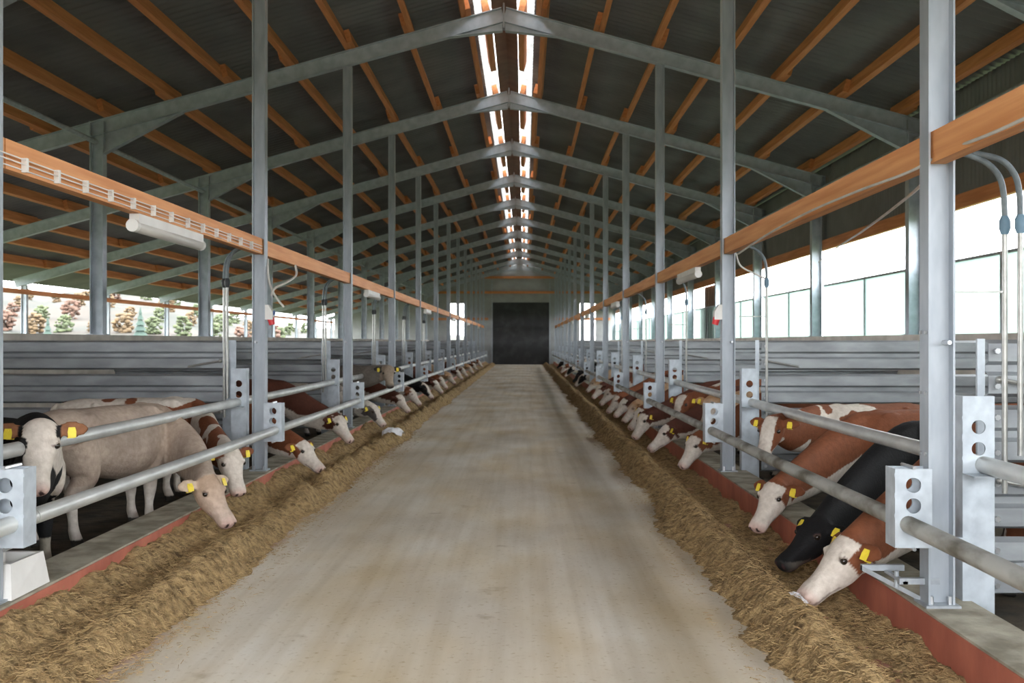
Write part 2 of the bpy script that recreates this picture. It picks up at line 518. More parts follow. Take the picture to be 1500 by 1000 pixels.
for k in range(14): b.box((-1.87, -.098, .28 * k + .02), (1.87, -.09, .28 * k + .26))
b.build('door_leaf', DOORM, d)
for s in (-1, 1):
    b = MB(); b.box((s * 1.93 - .045, -.12, 0), (s * 1.93 + .045, -.042, 5.6)); b.build('door_post', GALV, d)
for k, (x0, x1, z0, w) in enumerate([(-2.9, 2.2, 5.72, 'upper short'), (-5.9, 5.6, 4.72, 'long middle'), (-6.2, -2.4, 2.95, 'lower left'), (2.0, 5.7, 2.95, 'lower right')]):
    b = MB(); b.box((x0, END_Y - .14, z0), (x1, END_Y - .002, z0 + .16))
    tag(b.build('wall_girt', WOOD), 'orange timber girt on the far end wall, the %s one' % w, 'timber beam', 'far wall girts')

# ------------------------------------------------------------------ portal frames
def frame(n):
    y = BAY * n
    t = empty('portal_frame', (RX, y, 0), '%s galvanised portal frame from the camera, with pitched rafters and side columns' % ORD[n - 1], 'roof frame', 'portal frames')
    th = math.atan(SL)
    for s in (-1, 1):
        d = Vector((s * math.cos(th), 0, -math.sin(th)))
        u = Vector((s * math.sin(th), 0, math.cos(th)))
        end = (LE - RX - .25) / -math.cos(th) if s < 0 else (6.1 - RX + .12) / math.cos(th)
        p0 = Vector((0, 0, APEX - .11 / math.cos(th)))
        b = MB(); b.ibeam(p0 + d * .008, p0 + d * abs(end), u, Y, .22, .12)
        rf = b.build('rafter', GALVF, t)
        # ridge haunch
        q = p0 - u * .108
        b = MB()
        b.prism([(0.02, 0), (.85, 0), (.02, -.13)], Vector((0, -.006, q.z)), Vector((0, .006, q.z)), d, Z)
        e0 = Vector((0.02 * d.x, 0, q.z + .02 * d.z - .13)); e1 = Vector((.85 * d.x, 0, q.z + .85 * d.z))
        b.prism([(-.06, 0), (.06, 0), (.06, -.01), (-.06, -.01)], e0, e1, Y, Z)
        b.build('ridge_haunch', GALVF, rf)
        # column
        cx = (LC if s < 0 else RC) - RX
        top = rafter_top(cx + RX) - .02
        b = MB(); b.ibeam((cx, 0, WALL), (cx, 0, top - .2), X, Y, .20, .15, .014, .010)
        b.box((cx - .13, -.10, WALL), (cx + .13, .10, WALL + .015))
        cl_ = b.build('column', GALVF, t)
        b = MB(); b.box((cx - .108, -.07, top - .42), (cx - .1, .07, top)); b.box((cx + .1, -.07, top - .42), (cx + .108, .07, top))
        b.build('knee_plate', GALVF, cl_)
        # haunch towards the ridge
        b = MB()
        xa = cx - s * .1; xb = cx - s * 1.3
        za = rafter_top(xa + RX) - .225; zb = rafter_top(xb + RX) - .225
        b.prism([(xa, za), (xb, zb), (xa, za - .30)], (0, -.006, 0), (0, .006, 0), X, Z)
        b.prism([(-.06, 0), (.06, 0), (.06, -.012), (-.06, -.012)], (xa, 0, za - .30), (xb, 0, zb), Y, Z)
        b.build('haunch', GALVF, t)
    b = MB(); b.box((-.012, -.065, APEX - .33), (.012, .065, APEX + .05)); b.build('ridge_plate', GALV, t)
    ex = LE - RX
    b = MB(); b.ibeam((ex, 0, -.02), (ex, 0, rafter_top(LE) - .22), X, Y, .14, .10); b.build('eave_post', GALVF, t)
    return t
for n in range(1, NB + 1): frame(n)
# longitudinal eave struts at the knees
for s, x in ((-1, LC), (1, RC)):
    for n in range(0, NB):
        y0 = max(BAY * n, START_Y) + .08
        b = MB(); b.tube([(x - RX * 0, y0, rafter_top(x) - .34), (x, BAY * (n + 1) - .08, rafter_top(x) - .34)], .038, 10)
        tag(b.build('bracing_tube', GALV, smooth=True), 'grey steel tube tying %s columns %s the %s frame' % ('left' if s < 0 else 'right', 'up to', ORD[n]), 'brace', 'bracing tubes')

# ------------------------------------------------------------------ purlins
rowsL = [.56, 1.43, 2.32, 3.24, 4.16, 5.08, 6.0, 6.95, 7.9, 8.85, 9.8, 10.75, 11.7]
rowsR = [.56, 1.43, 2.32, 3.24, 4.16, 5.08, 6.0]
BAYN = ['overhead'] + ['after the %s frame' % ORD[k] for k in range(NB)]
ROWN = ['first', 'second', 'third', 'fourth', 'fifth', 'sixth', 'seventh', 'eighth', 'ninth', 'tenth', 'eleventh', 'twelfth', 'thirteenth']
for s, rows in ((-1, rowsL), (1, rowsR)):
    for i, r in enumerate(rows):
        x = RX + s * r
        zb = rafter_top(x)
        for n in range(0, NB):
            y0 = max(BAY * n - .38, START_Y); y1 = min(BAY * (n + 1) + .38, END_Y - .02)
            off = .041 if (n + i) % 2 else -.041
            wob = random.uniform(-.008, .008)
            b = MB(); b.box((-.04, 0, 0), (.04, y1 - y0, PUR))
            o = b.build('roof_purlin', WOOD, loc=(x + off + wob, y0, zb + .008))
            o.rotation_euler = (0, s * math.atan(SL), 0)
            tag(o, 'orange timber purlin, %s row %s of the ridge, bay %s' % (ROWN[i], 'left' if s < 0 else 'right', BAYN[n]), 'purlin', 'roof purlins')
    for n in range(0, NB):                     # short inner ridge timbers
        y0 = max(BAY * n, START_Y); y1 = BAY * n + 3.3
        b = MB(); b.box((-.05, 0, 0), (.05, y1 - y0, PUR))
        x = RX + s * .255
        o = b.build('ridge_timber', WOOD, loc=(x, y0, rafter_top(x) + .008))
        o.rotation_euler = (0, s * math.atan(SL), 0)
        tag(o, 'short orange timber beside the ridge cap, %s side, bay %s' % ('left' if s < 0 else 'right', BAYN[n]), 'purlin', 'inner ridge timbers')

# ------------------------------------------------------------------ eave beams and side openings
for n in range(0, NB):
    y0, y1 = max(BAY * n, START_Y), min(BAY * (n + 1), END_Y)
    b = MB(); b.box((5.99, y0 + .005, 3.36), (6.07, y1 - .005, 3.56))
    tag(b.build('eave_beam', WOOD), 'orange timber beam over the right side opening, bay %s' % BAYN[n], 'timber beam', 'right eave beams')
    b = MB(); b.box((LE + .08, y0 + .005, 2.72), (LE + .16, y1 - .005, 2.84))
    tag(b.build('eave_beam', WOOD), 'thin orange timber rail under the left eave, bay %s' % BAYN[n], 'timber beam', 'left eave rails')
    # wind break on the right
    t = empty('windbreak_screen', (6.0, y0, WALL), 'pale mint windbreak screen in grey bars on the right wall, bay %s' % BAYN[n], 'screen', 'windbreak screens')
    L_ = y1 - y0
    b = MB(); b.box((-.02, .09, 1.0), (.02, L_ - .09, 1.035)); b.build('top_bar', GALV, t)
    b = MB(); b.box((-.02, L_ / 2 - .025, 0), (.02, L_ / 2 + .025, 1.0)); b.build('mullion', GALV, t)
    for a0, a1 in ((.09, L_ / 2 - .025), (L_ / 2 + .025, L_ - .09)):
        b = MB(); b.box((-.004, a0, 0.0), (.004, a1, 1.0)); b.build('sheet', MINT, t)
b = MB()
for k in range(6): b.box((6.12, 31.3 + k * .41, 0), (6.17, 31.3 + k * .41 + .36, 3.36))
tag(b.build('board_screen', BROWNB), 'brown vertical timber boarding beyond the right side wall', 'boarding')

# ------------------------------------------------------------------ feed barrier posts
def post_proto(s):
    px = LP if s < 0 else RP
    t = empty('barrier_post', (px, 0, CURB), '', 'post', 'feed barrier posts')
    top = rafter_top(px) - .235 - CURB
    b = MB(); b.ibeam((0, 0, .012), (0, 0, top), X, Y, .13, .11, .010, .008); b.build('column', GALVP, t)
    b = MB(); b.box((-.085, -.08, 0), (.085, .08, .012))
    bp_ = b.build('base_plate', GALV, t)
    for bx in (-.045, .045):
        b = MB(); b.tube([(bx, -.04, .012), (bx, -.04, .05)], .011, 6); b.build('anchor_bolt', BOLT, bp_)
    # upper bracket: pen-side plate with two round holes
    a = s * .19 if s > 0 else s * .19
    b = MB()
    x0 = s * .235 - .08
    b.holed((x0, .075, -.20), X, Z, .16, 1.23, .008, [1.075, .965], .035)
    b._slab(Vector((x0, .075, -.2)), Y, Z, X * .006, 0, .09, 0, 1.23)
    b._slab(Vector((x0 + .154, .075, -.2)), Y, Z, X * .006, 0, .09, 0, 1.23)
    b.box((min(s * .06, s * .2), .06, .25), (max(s * .06, s * .2), .09, .32))
    b.box((x0, -.06, .69 - .055), (x0 + .14, .085, .69 - .047))
    b.build('upper_bracket', GALVB, t)
    # lower bracket: U plate on the alley side
    b = MB()
    x1 = -s * .065; x2 = -s * .245
    xa, xb = min(x1, x2), max(x1, x2)
    for yy in (-.09, .02):
        b.holed((xa, yy, .30), X, Z, xb - xa, .385, .008, [.305, .205], .037)
    b._slab(Vector((x2, -.09, .30)), Y, Z, X * .006 * s, 0, .12, 0, .385)
    lb_ = b.build('lower_bracket', GALVB, t)
    for z in (.295, .69):
        b = MB(); b.tube([((xa + xb) / 2, -.11, z), ((xa + xb) / 2, .05, z)], .010, 6); b.build('bolt', BOLT, lb_)
    b = MB(); b.tube([(s * .03, -.075, 1.3), (s * .03, .0, 1.3)], .012, 6); b.build('bolt', BOLT, t)
    return t
posts = {-1: [], 1: []}
for s in (-1, 1):
    proto = post_proto(s)
    for n in range(1, NB + 1):
        o = proto if n == 1 else copy_tree(proto)
        o.location.y = BAY * n - ((.12 if s < 0 else .06) if n == 1 else 0)
        o['label'] = '%s tall galvanised post from the camera on the %s feed curb' % (ORD[n - 1], 'left' if s < 0 else 'right')
        posts[s].append(o)
        if s > 0 and n == 1:
            for z in (.55, .75, 1.05, 1.35):       # bolts on the alley-side flange
                for q in (-.03, .03):
                    b = MB(); b.tube([(-.066, q, z), (-.075, q, z)], .009, 6); b.build('bolt', BOLT, o)

# rails
for s in (-1, 1):
    side = 'left' if s < 0 else 'right'
    px = LP if s < 0 else RP
    xl = px - s * .18; xu = px + s * (.25 if s < 0 else .26)
    for n in range(0, NB):
        y0 = max(BAY * n, START_Y); y1 = BAY * (n + 1)
        b = MB(); b.tube([(xl, y0 - .0, .64), (xl, (y0 + y1) / 2, .635), (xl, y1 - .005, .64)], .042, 16)
        tag(b.build('lower_rail', PIPED if s > 0 else PIPE, smooth=True), 'lower round galvanised rail of the %s feed barrier, up to the %s post' % (side, ORD[n]), 'rail', 'lower barrier rails')
        b = MB(); b.tube([(xu, y0, .91), (xu, (y0 + y1) / 2, .905), (xu, y1 - .005, .91)], .044, 16)
        tag(b.build('upper_rail', PIPE, smooth=True), 'upper round galvanised rail of the %s feed barrier, up to the %s post' % (side, ORD[n]), 'rail', 'upper barrier rails')
        b = MB(); b.box((px - .04, y0 + .006, 2.41), (px + .04, y1 - .006, 2.565))
        tag(b.build('timber_beam', WOODB), 'long orange timber beam between posts over the %s barrier, up to the %s post' % (side, ORD[n]), 'timber beam', 'timber beams over the feed barriers')

# pen dividers
def divider_proto(s):
    t = empty('pen_divider', (0, 0, 0), '', 'pen divider', 'galvanised pen dividers')
    xa, xb = (LC + .14, -3.12) if s < 0 else (2.45, RC - .14)
    xe = -3.06 if s < 0 else 2.40
    prof = [(.03, .0), (-.025, .02), (-.025, .115), (.012, .135), (.012, .17), (-.025, .19), (-.025, .285), (.03, .305)]
    k = 0
    for z in (1.235, .885, .535, .185):
        b = MB()
        pr = [(a, c) for a, c in prof] + [(a + .006, c) for a, c in reversed(prof)]
        b.prism(pr, (xa, 0, z), (xb, 0, z), Y, Z)
        for q in np.linspace(xa + .3, xb - .3, 3):
            b.box((q - .025, -.03, z + .135), (q + .025, -.024, z + .150))
        b.build('board', BOARD, t)
    b = MB()
    w = .07 if s < 0 else .02
    b.prism([(-w, 0), (w, 0), (w, .008), (-w + .008, .008), (-w + .008, .09), (-w, .09)] if s < 0 else [(-w, 0), (w, 0), (w, .09), (w - .008, .09), (w - .008, .008), (-w, .008)],
            (xe - s * .0, -.05, 0), (xe, -.05, 1.545), X, Y)
    b.build('end_post', GALVB, t)
    for z in (.8, 1.33):
        b = MB(); b.tube([(xe + s * .09, -.06, z), (xe + s * .42, -.07, z - .06)], .011, 8); b.ball((xe + s * .09, -.06, z), .02)
        b.build('latch_rod', STAIN, t, smooth=True)
    return t
for s in (-1, 1):
    proto = divider_proto(s)
    for n in range(1, NB):
        o = proto if n == 1 else copy_tree(proto)
        o.location.y = BAY * n + .28
        if s > 0 and n == 1:
            for z in (1.235, .885, .535, .185):
                for q in (.06, .245):
                    b = MB(); b.tube([(2.49, -.02, z + q), (2.49, -.045, z + q)], .016, 6); b.build('bolt', BOLT, o)
        o['label'] = '%s pen divider of galvanised boards behind the %s feed barrier' % (ORD[n - 1], 'left' if s < 0 else 'right')

# ------------------------------------------------------------------ services on the posts
def lamp(s, y0, k):
    x = LP if s < 0 else RP
    t = empty('tube_light', (x, y0, 2.36), 'long pale fluorescent tube light under the %s timber beam, %s one' % ('left' if s < 0 else 'right', ORD[k]), 'light fitting', 'tube lights')
    b = MB(); b.box((-.035, .02, -.02), (.035, 1.38, .05)); b.build('housing', WHITEP, t)
    b = MB(); b.tube([(0, 0, -.035), (0, .03, -.035), (0, 1.37, -.035), (0, 1.4, -.035)], [.03, .042, .042, .03], 14); df_ = b.build('diffuser', TUBEM, t, smooth=True)
    for q in (-.02, 1.37):
        b = MB(); b.tube([(0, q, -.035), (0, q + .05, -.035)], .044, 14); b.build('end_cap', WHITEP, df_, smooth=True)
for k, n in enumerate(range(1, NB - 1, 2)): lamp(-1, BAY * n + 1.75, k)
for k, n in enumerate(range(2, NB - 1, 2)): lamp(1, BAY * n + 1.7, k)

def curve_pts(ctrl, n=8):
    P = [Vector(p) for p in ctrl]
    P = [P[0] * 2 - P[1]] + P + [P[-1] * 2 - P[-2]]
    out = []
    for i in range(1, len(P) - 2):
        for k in range(n):
            t = k / n
            a, b_, c, d_ = P[i - 1], P[i], P[i + 1], P[i + 2]
            out.append(.5 * ((2 * b_) + (c - a) * t + (2 * a - 5 * b_ + 4 * c - d_) * t * t + (3 * b_ - a - 3 * c + d_) * t ** 3))
    out.append(P[-2])
    return out
def water_pipe(s, n, double):
    x = (LP - .40) if s < 0 else (RP + .42)
    y = BAY * n + .12
    t = empty('water_pipe', (x, y, 0), '%s below a hose behind the %s %s post' % ('pair of slim steel water pipes' if double else 'slim steel water pipe', ORD[n - 1], 'left' if s < 0 else 'right'), 'pipe', 'drinker water pipes')
    offs = (0, .05) if double else (0,)
    for q, ox in enumerate(offs):
        zb = .95 if q else .75
        top = 2.10
        b = MB(); b.tube([(ox, -q * .06, zb), (ox, -q * .06, top)], .014, 10); pp_ = b.build('pipe', STAIN, t, smooth=True)
        b = MB(); b.tube([(ox, -q * .06, top - .02), (ox, -q * .06, top + .01), (ox, -q * .06, top + .05), (ox, -q * .06, top + .075)], [.018, .028, .028, .017], 12)
        b.build('union_fitting', BLUEF if s > 0 else BLACKF, pp_, smooth=True)
        b = MB()
        pts = [(ox, -q * .06, top + .06), (ox - s * .005, -q * .06, top + .18), (ox - s * .03, -q * .06, top + .28), (ox - s * .09, -q * .06 + .03, top + .36), (ox - s * .2 - q * .0, .08, top + .42)]
        b.tube(curve_pts(pts, 5), .015, 10); b.build('hose', HOSE, t, smooth=True)
    b = MB(); b.box((-s * .28 if s > 0 else 0, -.006, 1.78), (0 if s > 0 else .28, .006, 1.79)); b.build('pipe_clamp', STAIN, t)
water_pipe(1, 1, True)
for n in range(2, 8): water_pipe(1, n, False)
for n in range(2, 7): water_pipe(-1, n, True)

def socket(s, n):
    x = (LP if s < 0 else RP) - s * .066
    t = empty('power_socket', (x, BAY * n - .01, 1.80), 'white socket box with red plug on the alley side of the second %s post' % ('left' if s < 0 else 'right'), 'socket')
    b = MB(); b.prism([(0, -.05), (-s * .075, -.05), (-s * .075, .03), (-s * .03, .1), (0, .1)], (0, -.045, 0), (0, .045, 0), X, Z); bx_ = b.build('box', WHITEP, t)
    b = MB(); b.tube([(-s * .045, 0, -.03), (-s * .065, 0, -.10)], [.036, .032], 14); b.build('plug', REDPL, bx_, smooth=True)
    if s < 0:
        b = MB(); b.tube([(.078, 0, .02), (.09, 0, .02)], .026, 12); b.build('blue_cap', BLUEPL, bx_)
socket(-1, 2); socket(1, 2)
# hanging cable loop by the left socket
b = MB(); b.tube(curve_pts([at(391, 378, 10.05), at(392, 405, 10.0), at(398, 425, 10.0), at(405, 437, 10.0), at(415, 449, 10.0)]), .012, 8)
tag(b.build('hanging_cable', CABLE, smooth=True), 'white cable hanging down beside the second left post with a loose end', 'cable')
b = MB(); b.tube(curve_pts([at(396, 432, 10.0), at(402, 421, 10.0), at(420, 412, 10.2), at(433, 402, 10.5), at(432, 388, 10.6)]), .012, 8)
tag(b.build('looped_cable', CABLE, smooth=True), 'white cable looping from the left timber beam to the socket box', 'cable')
# cable along the right beam, tied to the first post
rt = BAY - .08
b = MB(); b.tube(curve_pts([at(1520, 164, 3.8), at(1450, 196, 4.2), at(1385, 222, 4.78), at(1330, 252, 5.1), at(1255, 280, 5.88), at(1180, 312, 6.9), at(1120, 345, 8.05), at(1080, 372, 9.1)], 8), .008, 8)
tag(b.build('beam_cable', CABLE, smooth=True), 'thin white cable tied along the right timber beam past the nearest post', 'cable')
b = MB(); b.tube(curve_pts([at(1520, 180, 4.0), at(1450, 202, 4.4), at(1394, 221, 4.88), at(1335, 282, 6.4), at(1262, 338, 9.0), at(1225, 362, 13.0), at(1197, 384, 19.7)], 8), .010, 8)
tag(b.build('slack_cable', CABLE, smooth=True), 'white cable slung from the nearest right post across to the side columns', 'cable')
b = MB(); b.tube(curve_pts([(2.13, 10.0, 2.42), (2.2, 10.1, 2.30), (2.35, 10.12, 2.22), (2.46, 10.12, 2.17)], 8), .009, 8)
tag(b.build('short_cable', CABLE, smooth=True), 'short drooping cable under the beam at the second right post', 'cable')
# wire cable tray on the left beam
t = empty('cable_tray', (LP + .045, 0, 2.43), 'white wire cable tray fixed along the face of the left timber beam', 'cable tray')
b = MB()
for z in (0.0, .025, .05): b.tube([(.02 if z else .0, 1.0, z), (.02 if z else .0, 9.85, z)], .004, 6)
b.build('tray_wires', WHITEP, t)
y = 1.2
while y < 9.8:
    b = MB(); b.box((-.004, y, -.012), (.026, y + .022, .062)); b.build('tray_clip', WHITEP, t); y += .36

# white block on the left curb by the nearest post, step bracket on the right curb
b = MB()
b.poly([(-2.82, 4.72, CURB), (-2.575, 4.72, CURB), (-2.575, 5.12, CURB), (-2.82, 5.12, CURB), (-2.80, 4.76, .40), (-2.60, 4.76, .40), (-2.59, 5.08, .40), (-2.80, 5.08, .40)],
       [(0, 3, 2, 1), (0, 1, 5, 4), (1, 2, 6, 5), (2, 3, 7, 6), (3, 0, 4, 7)])
b.poly([(-2.80, 4.76, .40), (-2.60, 4.76, .40), (-2.59, 5.08, .40), (-2.80, 5.08, .40), (-2.78, 4.79, .40), (-2.62, 4.79, .40), (-2.61, 5.05, .40), (-2.78, 5.05, .40), (-2.77, 4.80, .25), (-2.63, 4.80, .25), (-2.62, 5.04, .25), (-2.77, 5.04, .25)],
       [(0, 1, 5, 4), (1, 2, 6, 5), (2, 3, 7, 6), (3, 0, 4, 7), (4, 5, 9, 8), (5, 6, 10, 9), (6, 7, 11, 10), (7, 4, 8, 11), (8, 9, 10, 11)])
WB = b.build('feed_tub', WHITEP, loc=(.0, .22, .003))
tag(WB, 'white plastic tub standing on the left feed curb below the nearest rail bracket', 'tub')
t = empty('step_bracket', (1.86, 4.93, CURB + .001), 'small angle-iron step bracket on the right curb beside the nearest post', 'bracket')
b = MB(); b.box((.0, .0, .10), (.20, .03, .13)); b.build('front_bar', GALV, t)
b = MB(); b.prism([(0, 0), (.03, 0), (.03, .03), (0, .03)], (-.10, .25, .11), (.12, .25, .11), Y, Z); b.build('back_bar', GALV, t)
b = MB(); b.prism([(0, 0), (.025, 0), (.025, .025), (0, .025)], (-.10, .25, .11), (.13, .05, .0), Y, Z); b.build('slant_bar', GALV, t)
b = MB(); b.tube([(.03, .12, .06), (.03, .12, .14)], .012, 8); b.box((.018, .0, .10), (.042, .26, .115)); b.build('cross_bar', GALV, t)

# ------------------------------------------------------------------ feed
def feed(side):
    rng = random.Random(3 + side)
    ys = []
    y = .6
    while y < END_Y - .6:
        ys.append(y); y += .016 if y < 9 else .03 if y < 16 else .07 if y < 30 else .2
    nx = 54
    if side < 0: xc, xo = -2.552, -1.62
    else: xc, xo = 1.942, .92
    vs = np.zeros((len(ys), nx, 3))
    def prof(y, x):
        u = abs(x - xc)
        n1 = noise.noise((y * .55, side * 7.1, 0)); n2 = noise.noise((y * 1.3, 3.3 + side, 1)); n3 = noise.noise((y * .3, 9 + side, 4))
        if side < 0:
            edge = .70 + .10 * n1 + .05 * n2
            bank = .150 + .07 * n2
            h = bank * math.exp(-(u / .19) ** 2)
            h += max(.05, .135 + .08 * n1 + .11 * noise.noise((y * 1.7, 1, 8))) * math.exp(-((u - (.50 + .06 * n1)) / .15) ** 2)
        else:
            edge = .80 + .10 * n1 + .05 * n2
            if y < 6.4: edge += .0
            h = (.035 + .03 * n2) * math.exp(-(u / .2) ** 2)
            h += max(.05, .15 + .09 * n1 + .12 * noise.noise((y * 1.7, 1, 8))) * math.exp(-((u - (.54 + .09 * n1)) / .145) ** 2)
            # dug out towards the camera where the curb is bare
        e = max(0.0, min(1.0, (edge - u) / .16))
        h = h * e * e * (3 - 2 * e)
        g = noise.noise((x * 5, y * 5, 2)) * .045 + noise.noise((x * 14, y * 14, 5)) * .020 + noise.noise((x * 42, y * 42, 7)) * .011
        cover = max(0.0, min(1.0, (edge + .05 - u) / .12))
        th = (.022 if side < 0 else .012) * cover
        return h + (g * 1.1 + th) * cover - .012 * (1 - cover) - .004
    for j, yy in enumerate(ys):
        for i in range(nx):
            x = xc + (xo - xc) * i / (nx - 1)
            vs[j, i] = (x, yy, prof(yy, x))
    m = MB()
    fs = []
    for j in range(len(ys) - 1):
        for i in range(nx - 1):
            a = j * nx + i
            fs.append((a, a + 1, a + nx + 1, a + nx))
    m.v = [tuple(p) for p in vs.reshape(-1, 3)]
    m.f = fs; m.mi = [0] * len(fs)
    # loose straw strands on top and along the ragged edge
    for k in range(30000):
        yy = 2.6 + 14 * rng.random() ** 1.7
        u = rng.random() ** .9 * .93
        if u > .74 and rng.random() < .88: continue
        x = xc + (xo - xc) / abs(xo - xc) * (u + .012)
        z = max(prof(yy, x), 0.0) + rng.uniform(.0, .012)
        L_ = rng.uniform(.010, .042); a = rng.uniform(0, 2 * math.pi); p = rng.uniform(-.35, .45)
        dx, dy, dz = L_ * math.cos(a) * math.cos(p), L_ * math.sin(a) * math.cos(p), L_ * math.sin(p)
        if abs(x + dx - xc) < .01 or (x + dx - xc) * (xo - xc) < 0: dx = -dx
        w = rng.uniform(.0007, .0018)
        q = (-math.sin(a) * w, math.cos(a) * w, 0)
        c = Vector((x, yy, z + .002)); e = Vector((x + dx, yy + dy, max(z + dz, .003)))
        o = len(m.v)
        m.v += [tuple(c + Vector(q)), tuple(c - Vector(q)), tuple(c + Vector((0, 0, w * 1.5))), tuple(e + Vector(q)), tuple(e - Vector(q)), tuple(e + Vector((0, 0, w * 1.5)))]
        m.f += [(o, o + 1, o + 4, o + 3), (o + 1, o + 2, o + 5, o + 4), (o + 2, o, o + 3, o + 5)]
        m.mi += [1] * 3
    name = 'chopped_feed'
    me = bpy.data.meshes.new(name)
    me.from_pydata(m.v, [], m.f)
    me.materials.append(FEED); me.materials.append(STRAW)
    me.polygons.foreach_set('material_index', m.mi)
    me.polygons.foreach_set('use_smooth', [i == 0 for i in m.mi])
    o = bpy.data.objects.new(name, me); col.objects.link(o)
    return tag(o, 'long ragged ridge of brown chopped straw feed along the %s curb' % ('left' if side < 0 else 'right'), 'feed', None, 'stuff')
feed(-1); feed(1)

def scrap(name, c, size, label, seed):
    rng = random.Random(seed)
    m = MB(); n = 9
    vs = []; fs = []
    for j in range(n):
        for i in range(n):
            u, v = i / (n - 1) - .5, j / (n - 1) - .5
            vs.append((u * size[0] + rng.uniform(-.01, .01), v * size[1] + rng.uniform(-.01, .01), size[2] * (.6 - (u * u + v * v) * 2) + rng.uniform(-.015, .018)))
    zmin = min(v[2] for v in vs)
    vs = [(a, b_, c_ - zmin) for a, b_, c_ in vs]
    for j in range(n - 1):
        for i in range(n - 1):
            a = j * n + i; fs.append((a, a + 1, a + n + 1, a + n))
    m.poly(vs, fs)
    o = m.build(name, PAPER, loc=c)
    md = o.modifiers.new('thick', 'SOLIDIFY'); md.thickness = .003
    return tag(o, label, 'scrap')
scrap('paper_scrap', (1.47, 5.37, .10), (.09, .20, .04), 'torn white scrap lying in the feed by the nearest right-hand muzzle', 1)
scrap('paper_scrap', (-1.98, 14.9, .10), (.30, .35, .12), 'crumpled white scrap on the feed along the left side', 2)

# ------------------------------------------------------------------ cattle
def cat_rom(rows, n):
    A = np.array(rows, float)
    A = np.vstack([2 * A[0] - A[1], A, 2 * A[-1] - A[-2]])
    out = []
    for i in range(1, len(A) - 2):
        a, b_, c, d_ = A[i - 1], A[i], A[i + 1], A[i + 2]
        for k in range(n):
            t = k / n
            out.append(.5 * (2 * b_ + (c - a) * t + (2 * a - 5 * b_ + 4 * c - d_) * t * t + (3 * b_ - a - 3 * c + d_) * t ** 3))
    out.append(A[-2])
    return np.array(out)
def loft(m, rings, seg=22, p=2.0):           # rings: (centre, side, up, w, h_up, h_down)
    vs = []; n = len(rings)
    for c, sd, up, w, hu, hd in rings:
        w = max(w, .004); hu = max(hu, .004); hd = max(hd, .004)
        for k in range(seg):
            a = 2 * math.pi * k / seg
            ca, sa = math.cos(a), math.sin(a)
            e = 2 / p
            xx = math.copysign(abs(ca) ** e, ca) * w
            zz = math.copysign(abs(sa) ** e, sa) * (hu if sa > 0 else hd)
            vs.append(c + sd * xx + up * zz)
    fs = []
    for i in range(n - 1):
        for k in range(seg):
            a = i * seg + k; b_ = i * seg + (k + 1) % seg
            fs.append((a, b_, b_ + seg, a + seg))
    fs += [tuple(range(seg))[::-1], tuple(range((n - 1) * seg, n * seg))]
    m.poly(vs, fs)
def limb(m, rows, n=5, seg=14):              # rows: x,y,z,r
    P = cat_rom(rows, n)
    m.tube([Vector(r[:3]) for r in P], [max(float(r[3]), .006) for r in P], seg)

